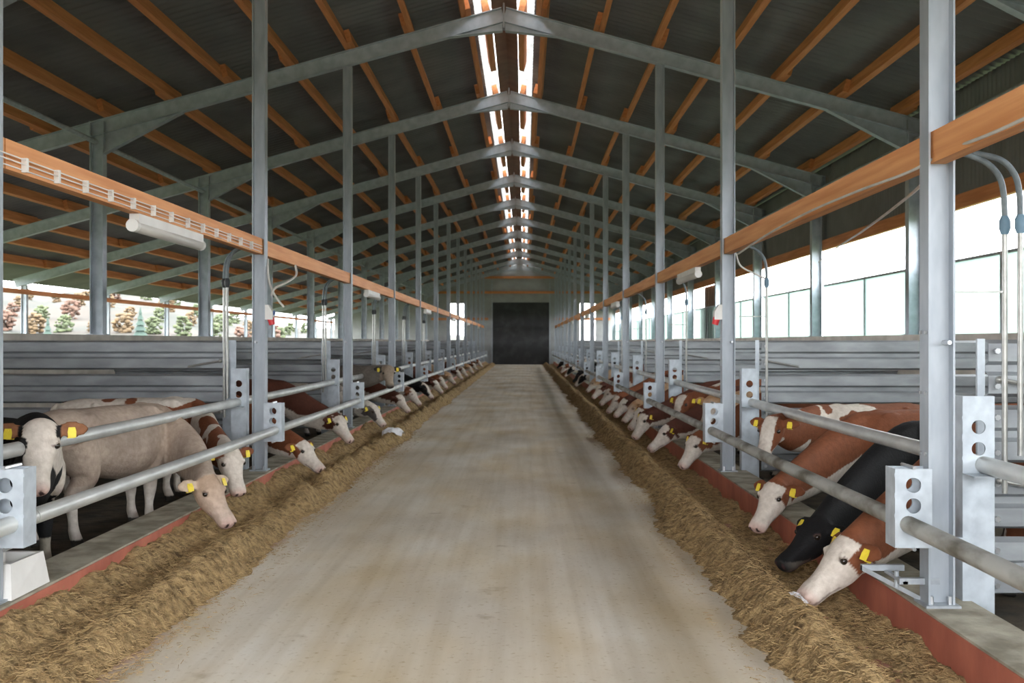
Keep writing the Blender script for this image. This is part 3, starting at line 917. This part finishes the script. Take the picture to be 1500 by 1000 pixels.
def nz3(p, f, s): return noise.noise((p[0] * f + s, p[1] * f + s * 1.7, p[2] * f - s))
WHT = (.66, .60, .53); PINK = (.62, .42, .36); BRN = (.20, .068, .03); DBRN = (.085, .028, .017); BLK = (.008, .008, .009)
TAN = (.50, .30, .16); CHAR = (.50, .405, .33); GREY = (.35, .32, .29); HOOF = (.05, .045, .04)
def lerp(a, b_, t): t = max(0, min(1, t)); return tuple(x + (y_ - x) * t for x, y_ in zip(a, b_))
def coat_colour(kind, p, ht, hs, hu_, head, seed, ear):
    # p local point; ht position along the head (0 poll, .45 nose), hs sideways, hu_ towards the forehead
    n = nz3(p, 3.1, seed) + .45 * nz3(p, 8, seed + 3)
    x, y, z = p
    if kind == 'charolais':
        c = lerp(CHAR, (.36, .285, .235), n * 1.2 + .3)
        if z < .45: c = lerp(c, (.66, .61, .55), (.5 - z) * 5)
        if x > .05 and not head: c = lerp(c, (.46, .30, .20), .6 * (x + .05))
        if head: c = lerp((.50, .36, .26), (.62, .50, .42), ht * 2.5)
        if ear: c = (.60, .47, .36)
    elif kind == 'black':
        c = BLK
        if not head and x > .3 and hu_ < -.085: c = WHT
        if z < .2: c = lerp(c, (.2, .18, .15), .5)
    elif kind == 'blackface':
        c = BLK
        if head or (ht > -.13 and abs(hs) < .09 and abs(hu_) < .16 and ht < .1): c = WHT
        if head and hs < 0 and ((ht - .115) / .06) ** 2 + ((hs + .10) / .042) ** 2 < 1 + n * .4: c = BLK
        if head and hu_ < -.10: c = BLK
        if head and ht < .06 and abs(hs) > .09: c = BLK
        if ear: c = (.27, .12, .06)
        if z < .24 and n > 0: c = (.3, .27, .22)
    elif kind in ('brown', 'dark'):
        base = BRN if kind == 'brown' else DBRN
        c = lerp(base, tuple(v * 1.35 for v in base), n * .8 + .3)
        if z < .36 + .05 * n: c = WHT
        if z < .54 and abs(y) < .13 and n > -.2 and not head: c = WHT
        if head: c = WHT if ht > -.005 + .025 * n else base
        if head and ht < .1 and hu_ < .0 and abs(hs) > .075: c = base
        if not head and x > .33 and hu_ < -.09 + .02 * n: c = WHT
        if ear: c = base
    elif kind == 'pied':
        c = WHT if n > -.02 else BRN
        if z < .38: c = WHT
        if head: c = WHT
        if head and ht < .04 and abs(hs) > .08: c = BRN
        if ear: c = BRN
    elif kind == 'patchface':
        c = BRN if n > -.28 else WHT
        if head: c = WHT if (abs(hs) < .062 + .02 * n or ht > .3) else BRN
        if ear: c = BRN
        if z < .3: c = WHT
    elif kind == 'tan':
        c = lerp(TAN, (.58, .42, .28), n + .4)
        if head: c = lerp(TAN, WHT, ht * 5)
        if z < .35: c = WHT
        if ear: c = TAN
    elif kind == 'tanwhite':
        c = TAN if n < .12 else WHT
        if z > .93: c = WHT
        if head or z < .35: c = WHT
        if ear: c = TAN
    elif kind == 'greypied':
        c = GREY if n < .02 else WHT
        if head: c = WHT if abs(hs) < .07 + .02 * n or ht > .25 else (.10, .09, .085)
        if ear: c = (.12, .10, .09)
    elif kind == 'grey':
        c = lerp(GREY, (.24, .215, .19), n + .4)
        if head: c = lerp((.34, .27, .21), (.46, .38, .30), ht * 3)
        if ear: c = (.05, .045, .04)
    elif kind == 'blackpied':
        c = BLK if n < .08 else WHT
        if head: c = WHT if abs(hs) < .06 + .02 * n or ht > .28 else BLK
        if ear: c = BLK
    if head and ht > .325:
        c = lerp(c, BLK if kind == 'black' else (.05, .045, .045) if kind == 'grey' else PINK, (ht - .325) * 14)
        if ht > .368 and .022 < abs(hs) < .046 and -.02 < hu_ + .015 < .02: c = (.06, .03, .03)
    if head and .21 < ht and abs(hu_ + .075 - (ht - .3) * .22) < .006 and abs(hs) > .035: c = lerp(c, (.12, .07, .06), .6)
    if head and not ear and abs(hs) > .068 and (ht - .105) ** 2 + (hu_ - .012) ** 2 < .021 ** 2: c = lerp(c, (.10, .06, .05), .75)
    if z < .055: c = HOOF
    return c

def cow(pos, heading, muzzle, hhead, pitch, kind, label, scale=1.0, voxel=.015, seed=1, tags=(1, -1), detail=True, midneck=None, group='cattle at the feed barriers', lift=0.0):
    """pos: ground point between the front feet; heading in degrees; muzzle: world point of the nose; hhead, pitch: heading and dip of the head."""
    M = Matrix.Translation((pos[0], pos[1], 0)) @ Matrix.Rotation(R(heading), 4, 'Z') @ Matrix.Scale(scale, 4)
    Mi = M.inverted()
    mz = Mi @ Vector(muzzle)
    hy = R(hhead - heading)
    hp = R(pitch)
    hf = Vector((math.cos(hp) * math.cos(hy), math.cos(hp) * math.sin(hy), -math.sin(hp)))
    hsd = Vector((-math.sin(hy), math.cos(hy), 0))
    hup = hf.cross(hsd)
    poll = mz - hf * .39
    m = MB()
    # trunk
    rows = [(-1.03, .80, .05, .10), (-1.00, .80, .13, .17), (-.92, .785, .20, .215), (-.78, .775, .245, .245), (-.62, .76, .25, .255), (-.45, .74, .265, .275),
            (-.25, .725, .285, .295), (-.08, .725, .27, .29), (.08, .735, .235, .28), (.20, .745, .195, .245), (.30, .745, .15, .19), (.37, .735, .07, .11)]
    Rw = cat_rom(rows, 4)
    loft(m, [(Vector((r[0], 0, r[1])), Y, Z, r[2] * (1.0), r[3], r[3] * 1.02) for r in Rw], 28, 2.25)
    # hook and pin bones, withers ridge
    for s in (-1, 1):
        m.ball((-.66, s * .165, .935), .055, 10, 8); m.ball((-.985, s * .10, .88), .045, 10, 8)
        m.ball((.02, s * .11, .93), .10, 10, 8, (1.4, .6, .8))
        m.ball((.12, s * .17, .66), .12, 12, 8, (1, .6, 1.4))
    m.ball((.06, 0, .98), .06, 10, 8, (2, .6, .8))
    # neck
    n0 = Vector((.06, 0, .80)); n1 = Vector((.26, 0, .80 + .5 * max(0, poll.z - .85)))
    nend = poll - hup * .035 + hf * .02
    mid = (n1 + nend) / 2 + Vector((0.0, 0, -.035))
    mid.y = nend.y * .38
    if midneck: mid = Mi @ Vector(midneck)
    nr = [(*n0, .17, .20), (*n1, .150, .195), (*mid, .120, .175), (*nend, .088, .108)]
    Nr = cat_rom(nr, 6)
    rings = []
    for i, r in enumerate(Nr):
        a = Vector(Nr[max(i - 1, 0)][:3]); c = Vector(Nr[min(i + 1, len(Nr) - 1)][:3])
        t_ = (c - a).normalized()
        sd = Vector((-t_.y, t_.x, 0))
        if sd.length < .2: sd = Y.copy()
        sd = (sd * (1 - i / len(Nr) * .6) + hsd * (i / len(Nr) * .6)); sd = (sd - t_ * sd.dot(t_)).normalized()
        up = t_.cross(sd)
        rings.append((Vector(r[:3]), sd, up, r[3], r[4], r[4] * 1.32))
    loft(m, rings, 22)
    # head
    hr = [(-.07, -.02, .035, .04, .04), (-.045, -.02, .08, .062, .08), (.0, -.02, .099, .078, .112), (.05, -.022, .110, .082, .128), (.095, -.025, .108, .078, .130), (.15, -.03, .093, .070, .122),
          (.21, -.032, .077, .060, .102), (.27, -.03, .069, .054, .082), (.33, -.028, .074, .054, .072), (.37, -.03, .070, .048, .060), (.392, -.03, .048, .032, .038), (.40, -.03, .02, .014, .016)]
    Hr = cat_rom(hr, 4)
    loft(m, [(poll + hf * r[0] + hup * r[1], hsd, hup, r[2], r[3], r[4]) for r in Hr], 22, 2.2)
    for s in (-1, 1):                          # brow over each eye, nostril rim, cheek
        m.ball(poll + hf * .092 + hsd * s * .088 + hup * .020, .027, 10, 8)
        m.ball(poll + hf * .372 + hsd * s * .042 - hup * .008, .024, 10, 8)
    ear_pts = []
    for s in (-1, 1):
        root = poll + hf * .005 + hsd * s * .085 - hup * .005
        ed = (hsd * s * 1.0 - hup * .22 - hf * .12).normalized()
        flat = (hf * .9 - hup * .3); flat = (flat - ed * flat.dot(ed)).normalized()
        thk = ed.cross(flat)
        er = []
        for t_, w in ((0, .026), (.03, .040), (.07, .056), (.115, .054), (.155, .034), (.178, .012)):
            er.append((root + ed * t_ - thk * 0, flat, thk, w, .0135, .0135))
        loft(m, er, 12)
        ear_pts.append((root, ed, flat, thk, s))
    # legs
    for s in (-1, 1):
        dx = .05 * s + .02 * math.sin(seed * 3 + s)
        limb(m, [(.06, s * .13, .70, .13), (.03, s * .145, .56, .095), (.03 + dx * .4, s * .14, .43, .066), (.05 + dx * .8, s * .135, .32, .052), (.045 + dx, s * .135, .20, .034), (.05 + dx, s * .135, .115, .040), (.07 + dx, s * .135, .06, .043), (.085 + dx, s * .135, .0, .052)])
        dh = -.06 * s + .02 * math.cos(seed * 5 + s)
        limb(m, [(-.80, s * .12, .78, .17), (-.74, s * .15, .62, .145), (-.74 + dh * .3, s * .165, .50, .10), (-.86 + dh * .6, s * .15, .385, .058), (-.885 + dh, s * .145, .33, .048), (-.87 + dh, s * .145, .20, .036), (-.86 + dh, s * .145, .115, .041), (-.84 + dh, s * .145, .06, .044), (-.82 + dh, s * .145, 0, .052)])
    # tail
    limb(m, [(-1.0, 0, .96, .03), (-1.06, 0, .90, .026), (-1.085, 0, .72, .02), (-1.08, .01, .52, .018), (-1.07, .02, .42, .03), (-1.07, .02, .32, .032), (-1.07, .02, .24, .012)], 4, 10)
    me0 = m.mesh('body_raw', COAT)
    tmp = bpy.data.objects.new('tmp_body', me0); col.objects.link(tmp)
    rm = tmp.modifiers.new('r', 'REMESH'); rm.mode = 'VOXEL'; rm.voxel_size = voxel
    sm = tmp.modifiers.new('s', 'SMOOTH'); sm.factor = .5; sm.iterations = 3
    dg = bpy.context.evaluated_depsgraph_get(); dg.update()
    me = bpy.data.meshes.new_from_object(tmp.evaluated_get(dg))
    bpy.data.objects.remove(tmp); bpy.data.meshes.remove(me0)
    me.name = 'cow_body'
    me.polygons.foreach_set('use_smooth', [True] * len(me.polygons))
    if not me.materials: me.materials.append(COAT)
    co = np.zeros(len(me.vertices) * 3, np.float32); me.vertices.foreach_get('co', co); co = co.reshape(-1, 3)
    H = np.array([hf, hsd, hup]); rel = (co - np.array(poll)) @ H.T
    head = (rel[:, 0] > -.03) & (rel[:, 0] < .5) & (np.abs(rel[:, 1]) < .14) & (rel[:, 2] < .12) & (rel[:, 2] > -.19)
    ears = np.zeros(len(co), bool)
    for root, ed, flat, thk, s in ear_pts:
        q = co - np.array(root)
        a = q @ np.array(ed); b_ = q @ np.array(flat); c = q @ np.array(thk)
        ears |= (a > .028) & (a < .19) & (np.abs(b_) < .07) & (np.abs(c) < .04)
    # on the neck, measure how far below the neck axis a point lies
    axis = np.array([np.array(r[:3]) for r in Nr])
    ups = np.array([np.array(r[2]) for r in rings])
    colr = np.ones((len(co), 4), np.float32)
    for i in range(len(co)):
        p = co[i]
        hd = bool(head[i]) or bool(ears[i])
        hu_ = rel[i, 2]
        if not hd and p[0] > .3:
            k = int(np.argmin(((axis - p) ** 2).sum(1)))
            hu_ = float((p - axis[k]) @ ups[k])
        elif not hd: hu_ = 0.0
        colr[i, :3] = coat_colour(kind, p, rel[i, 0], rel[i, 1], hu_, hd, seed * 3.7, bool(ears[i]))
    at_ = me.color_attributes.new('coat', 'FLOAT_COLOR', 'POINT')
    at_.data.foreach_set('color', colr.reshape(-1))
    t = empty('cow', (pos[0], pos[1], 0), label, 'cow', group)
    t.rotation_euler = (0, 0, R(heading)); t.scale = (scale,) * 3
    o = bpy.data.objects.new('body', me); col.objects.link(o); o.parent = t
    if detail:
        for s in (-1, 1):
            e = MB(); e.ball(poll + hf * .108 + hsd * s * .098 + hup * .008, .0195, 12, 8); e.build('eye', EYEM, t, smooth=True)
        for root, ed, flat, thk, s in ear_pts:
            if s not in tags: continue
            sg = 1 if thk.dot(hf) >= 0 else -1
            g = MB()
            c = root + ed * .085
            fc = thk * sg
            # hangs on the front face of the ear
            dn = -flat * (1 if flat.z > 0 else -1)
            prof = [(-.018, -.012), (.018, -.012), (.024, .014), (.022, .050), (-.022, .050), (-.024, .014)]
            vs = [c + ed * a + dn * b_ + fc * .017 for a, b_ in prof] + [c + ed * a + dn * b_ + fc * .021 for a, b_ in prof]
            vs += [v - fc * .038 for v in vs[:6]] + [v - fc * .038 for v in vs[6:12]]
            fs = [tuple(range(6))[::-1], tuple(range(6, 12))] + [(i, (i + 1) % 6, 6 + (i + 1) % 6, 6 + i) for i in range(6)]
            g.poly(vs, fs + [tuple(j + 12 for j in f) for f in fs])
            g.tube([c - fc * .02, c + fc * .025], .006, 8)
            g.build('ear_tag', TAGY, t)
    return t

HI = dict(voxel=.0125)
MID = dict(voxel=.018)
FAR = dict(voxel=.026, detail=False)
# right side, near to far
cow((2.98, 6.17), 199, (1.50, 5.40, .145), 190, 44, 'brown', 'brown cow with white face feeding in the trough nearest the first right post', 1.02, seed=1, **HI)
cow((2.95, 7.15), 197, (1.56, 6.08, .17), 203, 36, 'black', 'black cow with white throat feeding under the right rail', .95, seed=2, **HI)
cow((2.96, 8.17), 195, (1.68, 7.28, .16), 215, 50, 'brown', 'reddish brown cow with white head feeding beside the black cow', .95, seed=3, **HI)
cow((2.95, 9.25), 200, at(1112, 668, 8.45), 228, 52, 'patchface', 'brown and white cow with raised white-blazed head behind the right rails', .93, seed=4, **HI)
cow((4.7, 9.1), 10, (5.40, 9.2, .78), 5, 20, 'tanwhite', 'tan cow with white back standing behind the reddish brown cow', .84, seed=6, **MID)
cow((5.05, 9.88), 0, (5.68, 9.88, .75), 60, 30, 'brown', 'brown cow standing with its rump to the alley in the nearest right pen', .9, seed=5, **MID)
cow((2.90, 11.2), 187, (1.70, 10.85, .16), 205, 55, 'brown', 'brown cow with white head feeding just beyond the second right post', .95, seed=7, **MID)
cow((3.05, 12.05), 187, at(1030, 622, 11.9), 235, 50, 'tan', 'tan cow with pale head looking over the rail by the second right post', .98, seed=12, **MID)
cow((2.90, 12.8), 187, (1.55, 12.45, .18), 190, 45, 'dark', 'dark brown cow with white head and throat feeding between second and third right posts', .95, seed=8, **MID)
cow((3.05, 13.6), 187, at(985, 616, 13.4), 230, 48, 'patchface', 'brown and white cow with level head behind the second right bay', 1.0, seed=13, **MID)
cow((2.90, 14.4), 187, (1.52, 13.9, .18), 205, 58, 'dark', 'dark brown cow with white face turned down before the third right post', .95, seed=9, **MID)
cow((2.90, 16.0), 190, (1.62, 15.4, .18), 205, 50, 'brown', 'reddish cow with white head feeding close past the third right post', .95, seed=11, **MID)
far_r = [(16.9, 'tan', 'tan cow feeding a little beyond the third right post'), (18.1, 'dark', 'dark brown cow feeding midway to the fourth right post'), (19.15, 'brown', 'brown cow feeding just before the fourth right post'),
         (21.5, 'pied', 'brown and white cow feeding beyond the fourth right post'), (24.0, 'dark', 'dark brown cow feeding before the fifth right post'), (27.0, 'tan', 'tan cow feeding beyond the fifth right post'),
         (30.5, 'blackpied', 'black and white cow feeding near the sixth right post'), (33.5, 'black', 'black cow feeding near the seventh right post'), (39.0, 'blackpied', 'black and white cow feeding near the eighth right post'),
         (43.5, 'brown', 'brown cow feeding near the ninth right post'), (51.0, 'black', 'black cow feeding near the tenth right post')]
for i, (y, k, lb) in enumerate(far_r):
    j = random.uniform(-.1, .1)
    cow((3.0, y + .42), 190, (1.62 + j, y, .17), 198 + 40 * j, 50, k, 'distant ' + lb if y > 22 else lb, .95, seed=20 + i, **FAR)
# left side
cow((-3.32, 6.45), -38, at(47, 722, 5.62), -72, 62, 'blackface', 'black cow with white face and brown tagged ear looking at the camera', 1.0, seed=31, midneck=(-3.00, 5.98, .70), **HI)
cow((-3.22, 8.15), 70, (-2.20, 7.42, .16), -28, 50, 'charolais', 'cream beige cow bending its neck down to the left trough', 1.0, seed=32, midneck=(-2.76, 8.12, .62), **HI)
cow((-3.47, 9.6), 20, (-2.40, 8.35, .24), -45, 62, 'pied', 'brown and white cow with white head behind the cream cow', .97, seed=33, **HI)
cow((-3.50, 11.02), -8, (-2.13, 10.45, .18), -25, 42, 'brown', 'brown cow with white face feeding just past the second left post', .95, seed=34, **HI)
cow((-3.54, 13.42), -5, (-2.30, 13.2, .20), -30, 50, 'dark', 'dark brown cow with white face feeding midway to the third left post', 1.0, seed=35, **MID)
cow((-3.52, 16.12), -10, (-2.22, 15.75, .20), -30, 48, 'greypied', 'grey and white cow feeding just past the third left post', .95, seed=36, **MID)
cow((-3.5, 18.3), -35, at(572, 566, 17.4), -70, 55, 'grey', 'grey tan cow with dark ears looking up over the lower left rail', 1.0, seed=37, **MID)
cow((-3.75, 22.2), -15, (-3.05, 22.0, .85), -20, 35, 'greypied', 'pale grey spotted cow standing behind the fourth left post', 1.05, seed=38, **MID)
far_l = [(19.0, 'dark', 'dark cow with white face feeding before the fourth left post'), (21.0, 'pied', 'white-headed brown pied cow feeding past the fourth left post'), (23.5, 'blackpied', 'black and white cow feeding between fourth and fifth left posts'),
         (26.0, 'dark', 'dark brown cow feeding past the fifth left post'), (28.5, 'brown', 'brown cow feeding before the sixth left post'), (31.5, 'tan', 'tan cow feeding past the sixth left post'),
         (35.5, 'dark', 'dark brown cow feeding near the seventh left post'), (38.5, 'pied', 'brown and white cow feeding near the eighth left post'), (42.5, 'tan', 'tan cow feeding past the eighth left post'), (47.0, 'brown', 'brown cow feeding past the ninth left post'),
         (52.5, 'pied', 'brown and white cow feeding past the tenth left post')]
for i, (y, k, lb) in enumerate(far_l):
    j = random.uniform(-.08, .08)
    cow((-3.55, y + .42), -10, (-2.20 + j, y, .19), -22 + 40 * j, 50, k, 'distant ' + lb if y > 24 else lb, .95, seed=50 + i, **FAR)

# ------------------------------------------------------------------ outdoors
b = MB(); b.box((-900, -300, -.6), (900, 900, -.13)); struct(b.build('ground', GRASS))
def ridge_px(px):                              # how high the hillside stands, as elevation angle
    pts = [(-200, .052), (0, .050), (60, .043), (120, .047), (200, .044), (280, .036), (330, .024), (420, .013), (520, .010), (640, .008), (760, .004)]
    for (a, ha), (c, hc) in zip(pts, pts[1:]):
        if a <= px <= c: return ha + (hc - ha) * (px - a) / (c - a)
    return .004
def hill():
    vs = []; fs = []
    NXX, NR = 130, 30
    for j in range(NR):
        f = j / (NR - 1)
        for i in range(NXX):
            px = -200 + 960 * i / (NXX - 1)
            r = 150 + 260 * f
            x = (px - 768) / F * r; y = r
            top = ridge_px(px) * 400 + 1.5
            hh = top * (math.sin(min(1, f * 1.08) * math.pi / 2) ** 1.3)
            hh += f * (2.2 * noise.noise((x * .05, y * .05, 3)) + 1.6 * noise.noise((x * .16, y * .16, 7)))
            vs.append((x, y, hh - .6))
    for j in range(NR - 1):
        for i in range(NXX - 1):
            a = j * NXX + i; fs.append((a, a + 1, a + NXX + 1, a + NXX))
    m = MB(); m.poly(vs, fs)
    return m.build('hillside', HILLM, smooth=True)
h = hill(); struct(h, 'low hazy hillside with autumn colours beyond the left eave')
TREEM = [mat('tree_green', (0.085, 0.10, 0.05), (0.05, 0.065, 0.035), .6, rough=1, bump=.6), mat('tree_orange', (0.125, 0.085, 0.045), (0.085, 0.062, 0.036), .6, rough=1, bump=.6),
         mat('tree_dark', (0.045, 0.07, 0.055), (0.03, 0.048, 0.04), .6, rough=1, bump=.6), mat('tree_rust', (0.12, 0.07, 0.05), (0.08, 0.052, 0.038), .6, rough=1, bump=.6)]
BARK = mat('tree_bark', (0.06, 0.05, 0.04), rough=1)
def tree(x, y, z, hgt, kind, label, group):
    t = empty('tree', (x, y, z), label, 'tree', group)
    m = MB(); rng = random.Random(int(x * 10 + y))
    if kind == 2:
        for k in range(5):
            f = k / 5
            m.tube([(0, 0, hgt * (.12 + f * .75)), (0, 0, hgt * (.40 + f * .62))], [hgt * .2 * (1.05 - f), .05], 9)
    else:
        for k in range(75):
            a = rng.uniform(0, 6.28); zz = rng.uniform(.16, .92)
            q = .36 * math.sqrt(max(.02, 1 - ((zz - .5) / .48) ** 2)) * rng.uniform(.35, 1)
            r = hgt * rng.uniform(.045, .11)
            m.ball((math.cos(a) * q * hgt, math.sin(a) * q * hgt, hgt * zz), r, 7, 5, (rng.uniform(.8, 1.3), rng.uniform(.8, 1.3), rng.uniform(.6, .9)))
    m.build('crown', TREEM[kind], t, smooth=True)
    m = MB(); m.tube([(0, 0, -.5), (0, 0, hgt * .5)], [hgt * .03, hgt * .015], 7); m.build('trunk', BARK, t)
def tree_at(px, y_m, hgt, kind, label, group):
    x = (px - 768) / F * y_m
    f_ = (y_m - 150) / 260
    z_ = max(-.6, (ridge_px(px) * 400 + 1.5) * math.sin(min(1, f_ * 1.08) * math.pi / 2) ** 1.3 - 1.6)
    tree(x, y_m, z_, hgt, kind, label, group)
G = 'trees outside beyond the left eave'
tree_at(66, 170, 6.6, 2, 'dark conifer outside beyond the nearest gap on the left', G)
tree_at(203, 190, 7.2, 2, 'dark conifer outside between the two nearest left columns', G)
rng = random.Random(11)
for q, px in enumerate(range(2, 430, 11)):
    if abs(px - 66) < 7 or abs(px - 203) < 7: continue
    kd = rng.choice([0, 1, 0, 3, 1])
    tree_at(px, (195, 225, 255, 285)[q % 4], rng.uniform(3.6, 5.6), kd, ['rounded green tree on the distant hillside', 'orange autumn tree on the distant hillside', '', 'rust red tree on the distant hillside'][kd], G)
for px in (425, 447, 515, 540, 580):
    tree_at(px, 290, rng.uniform(3.5, 5), 0, 'low green tree at the far edge of the field seen under the left eave', G)
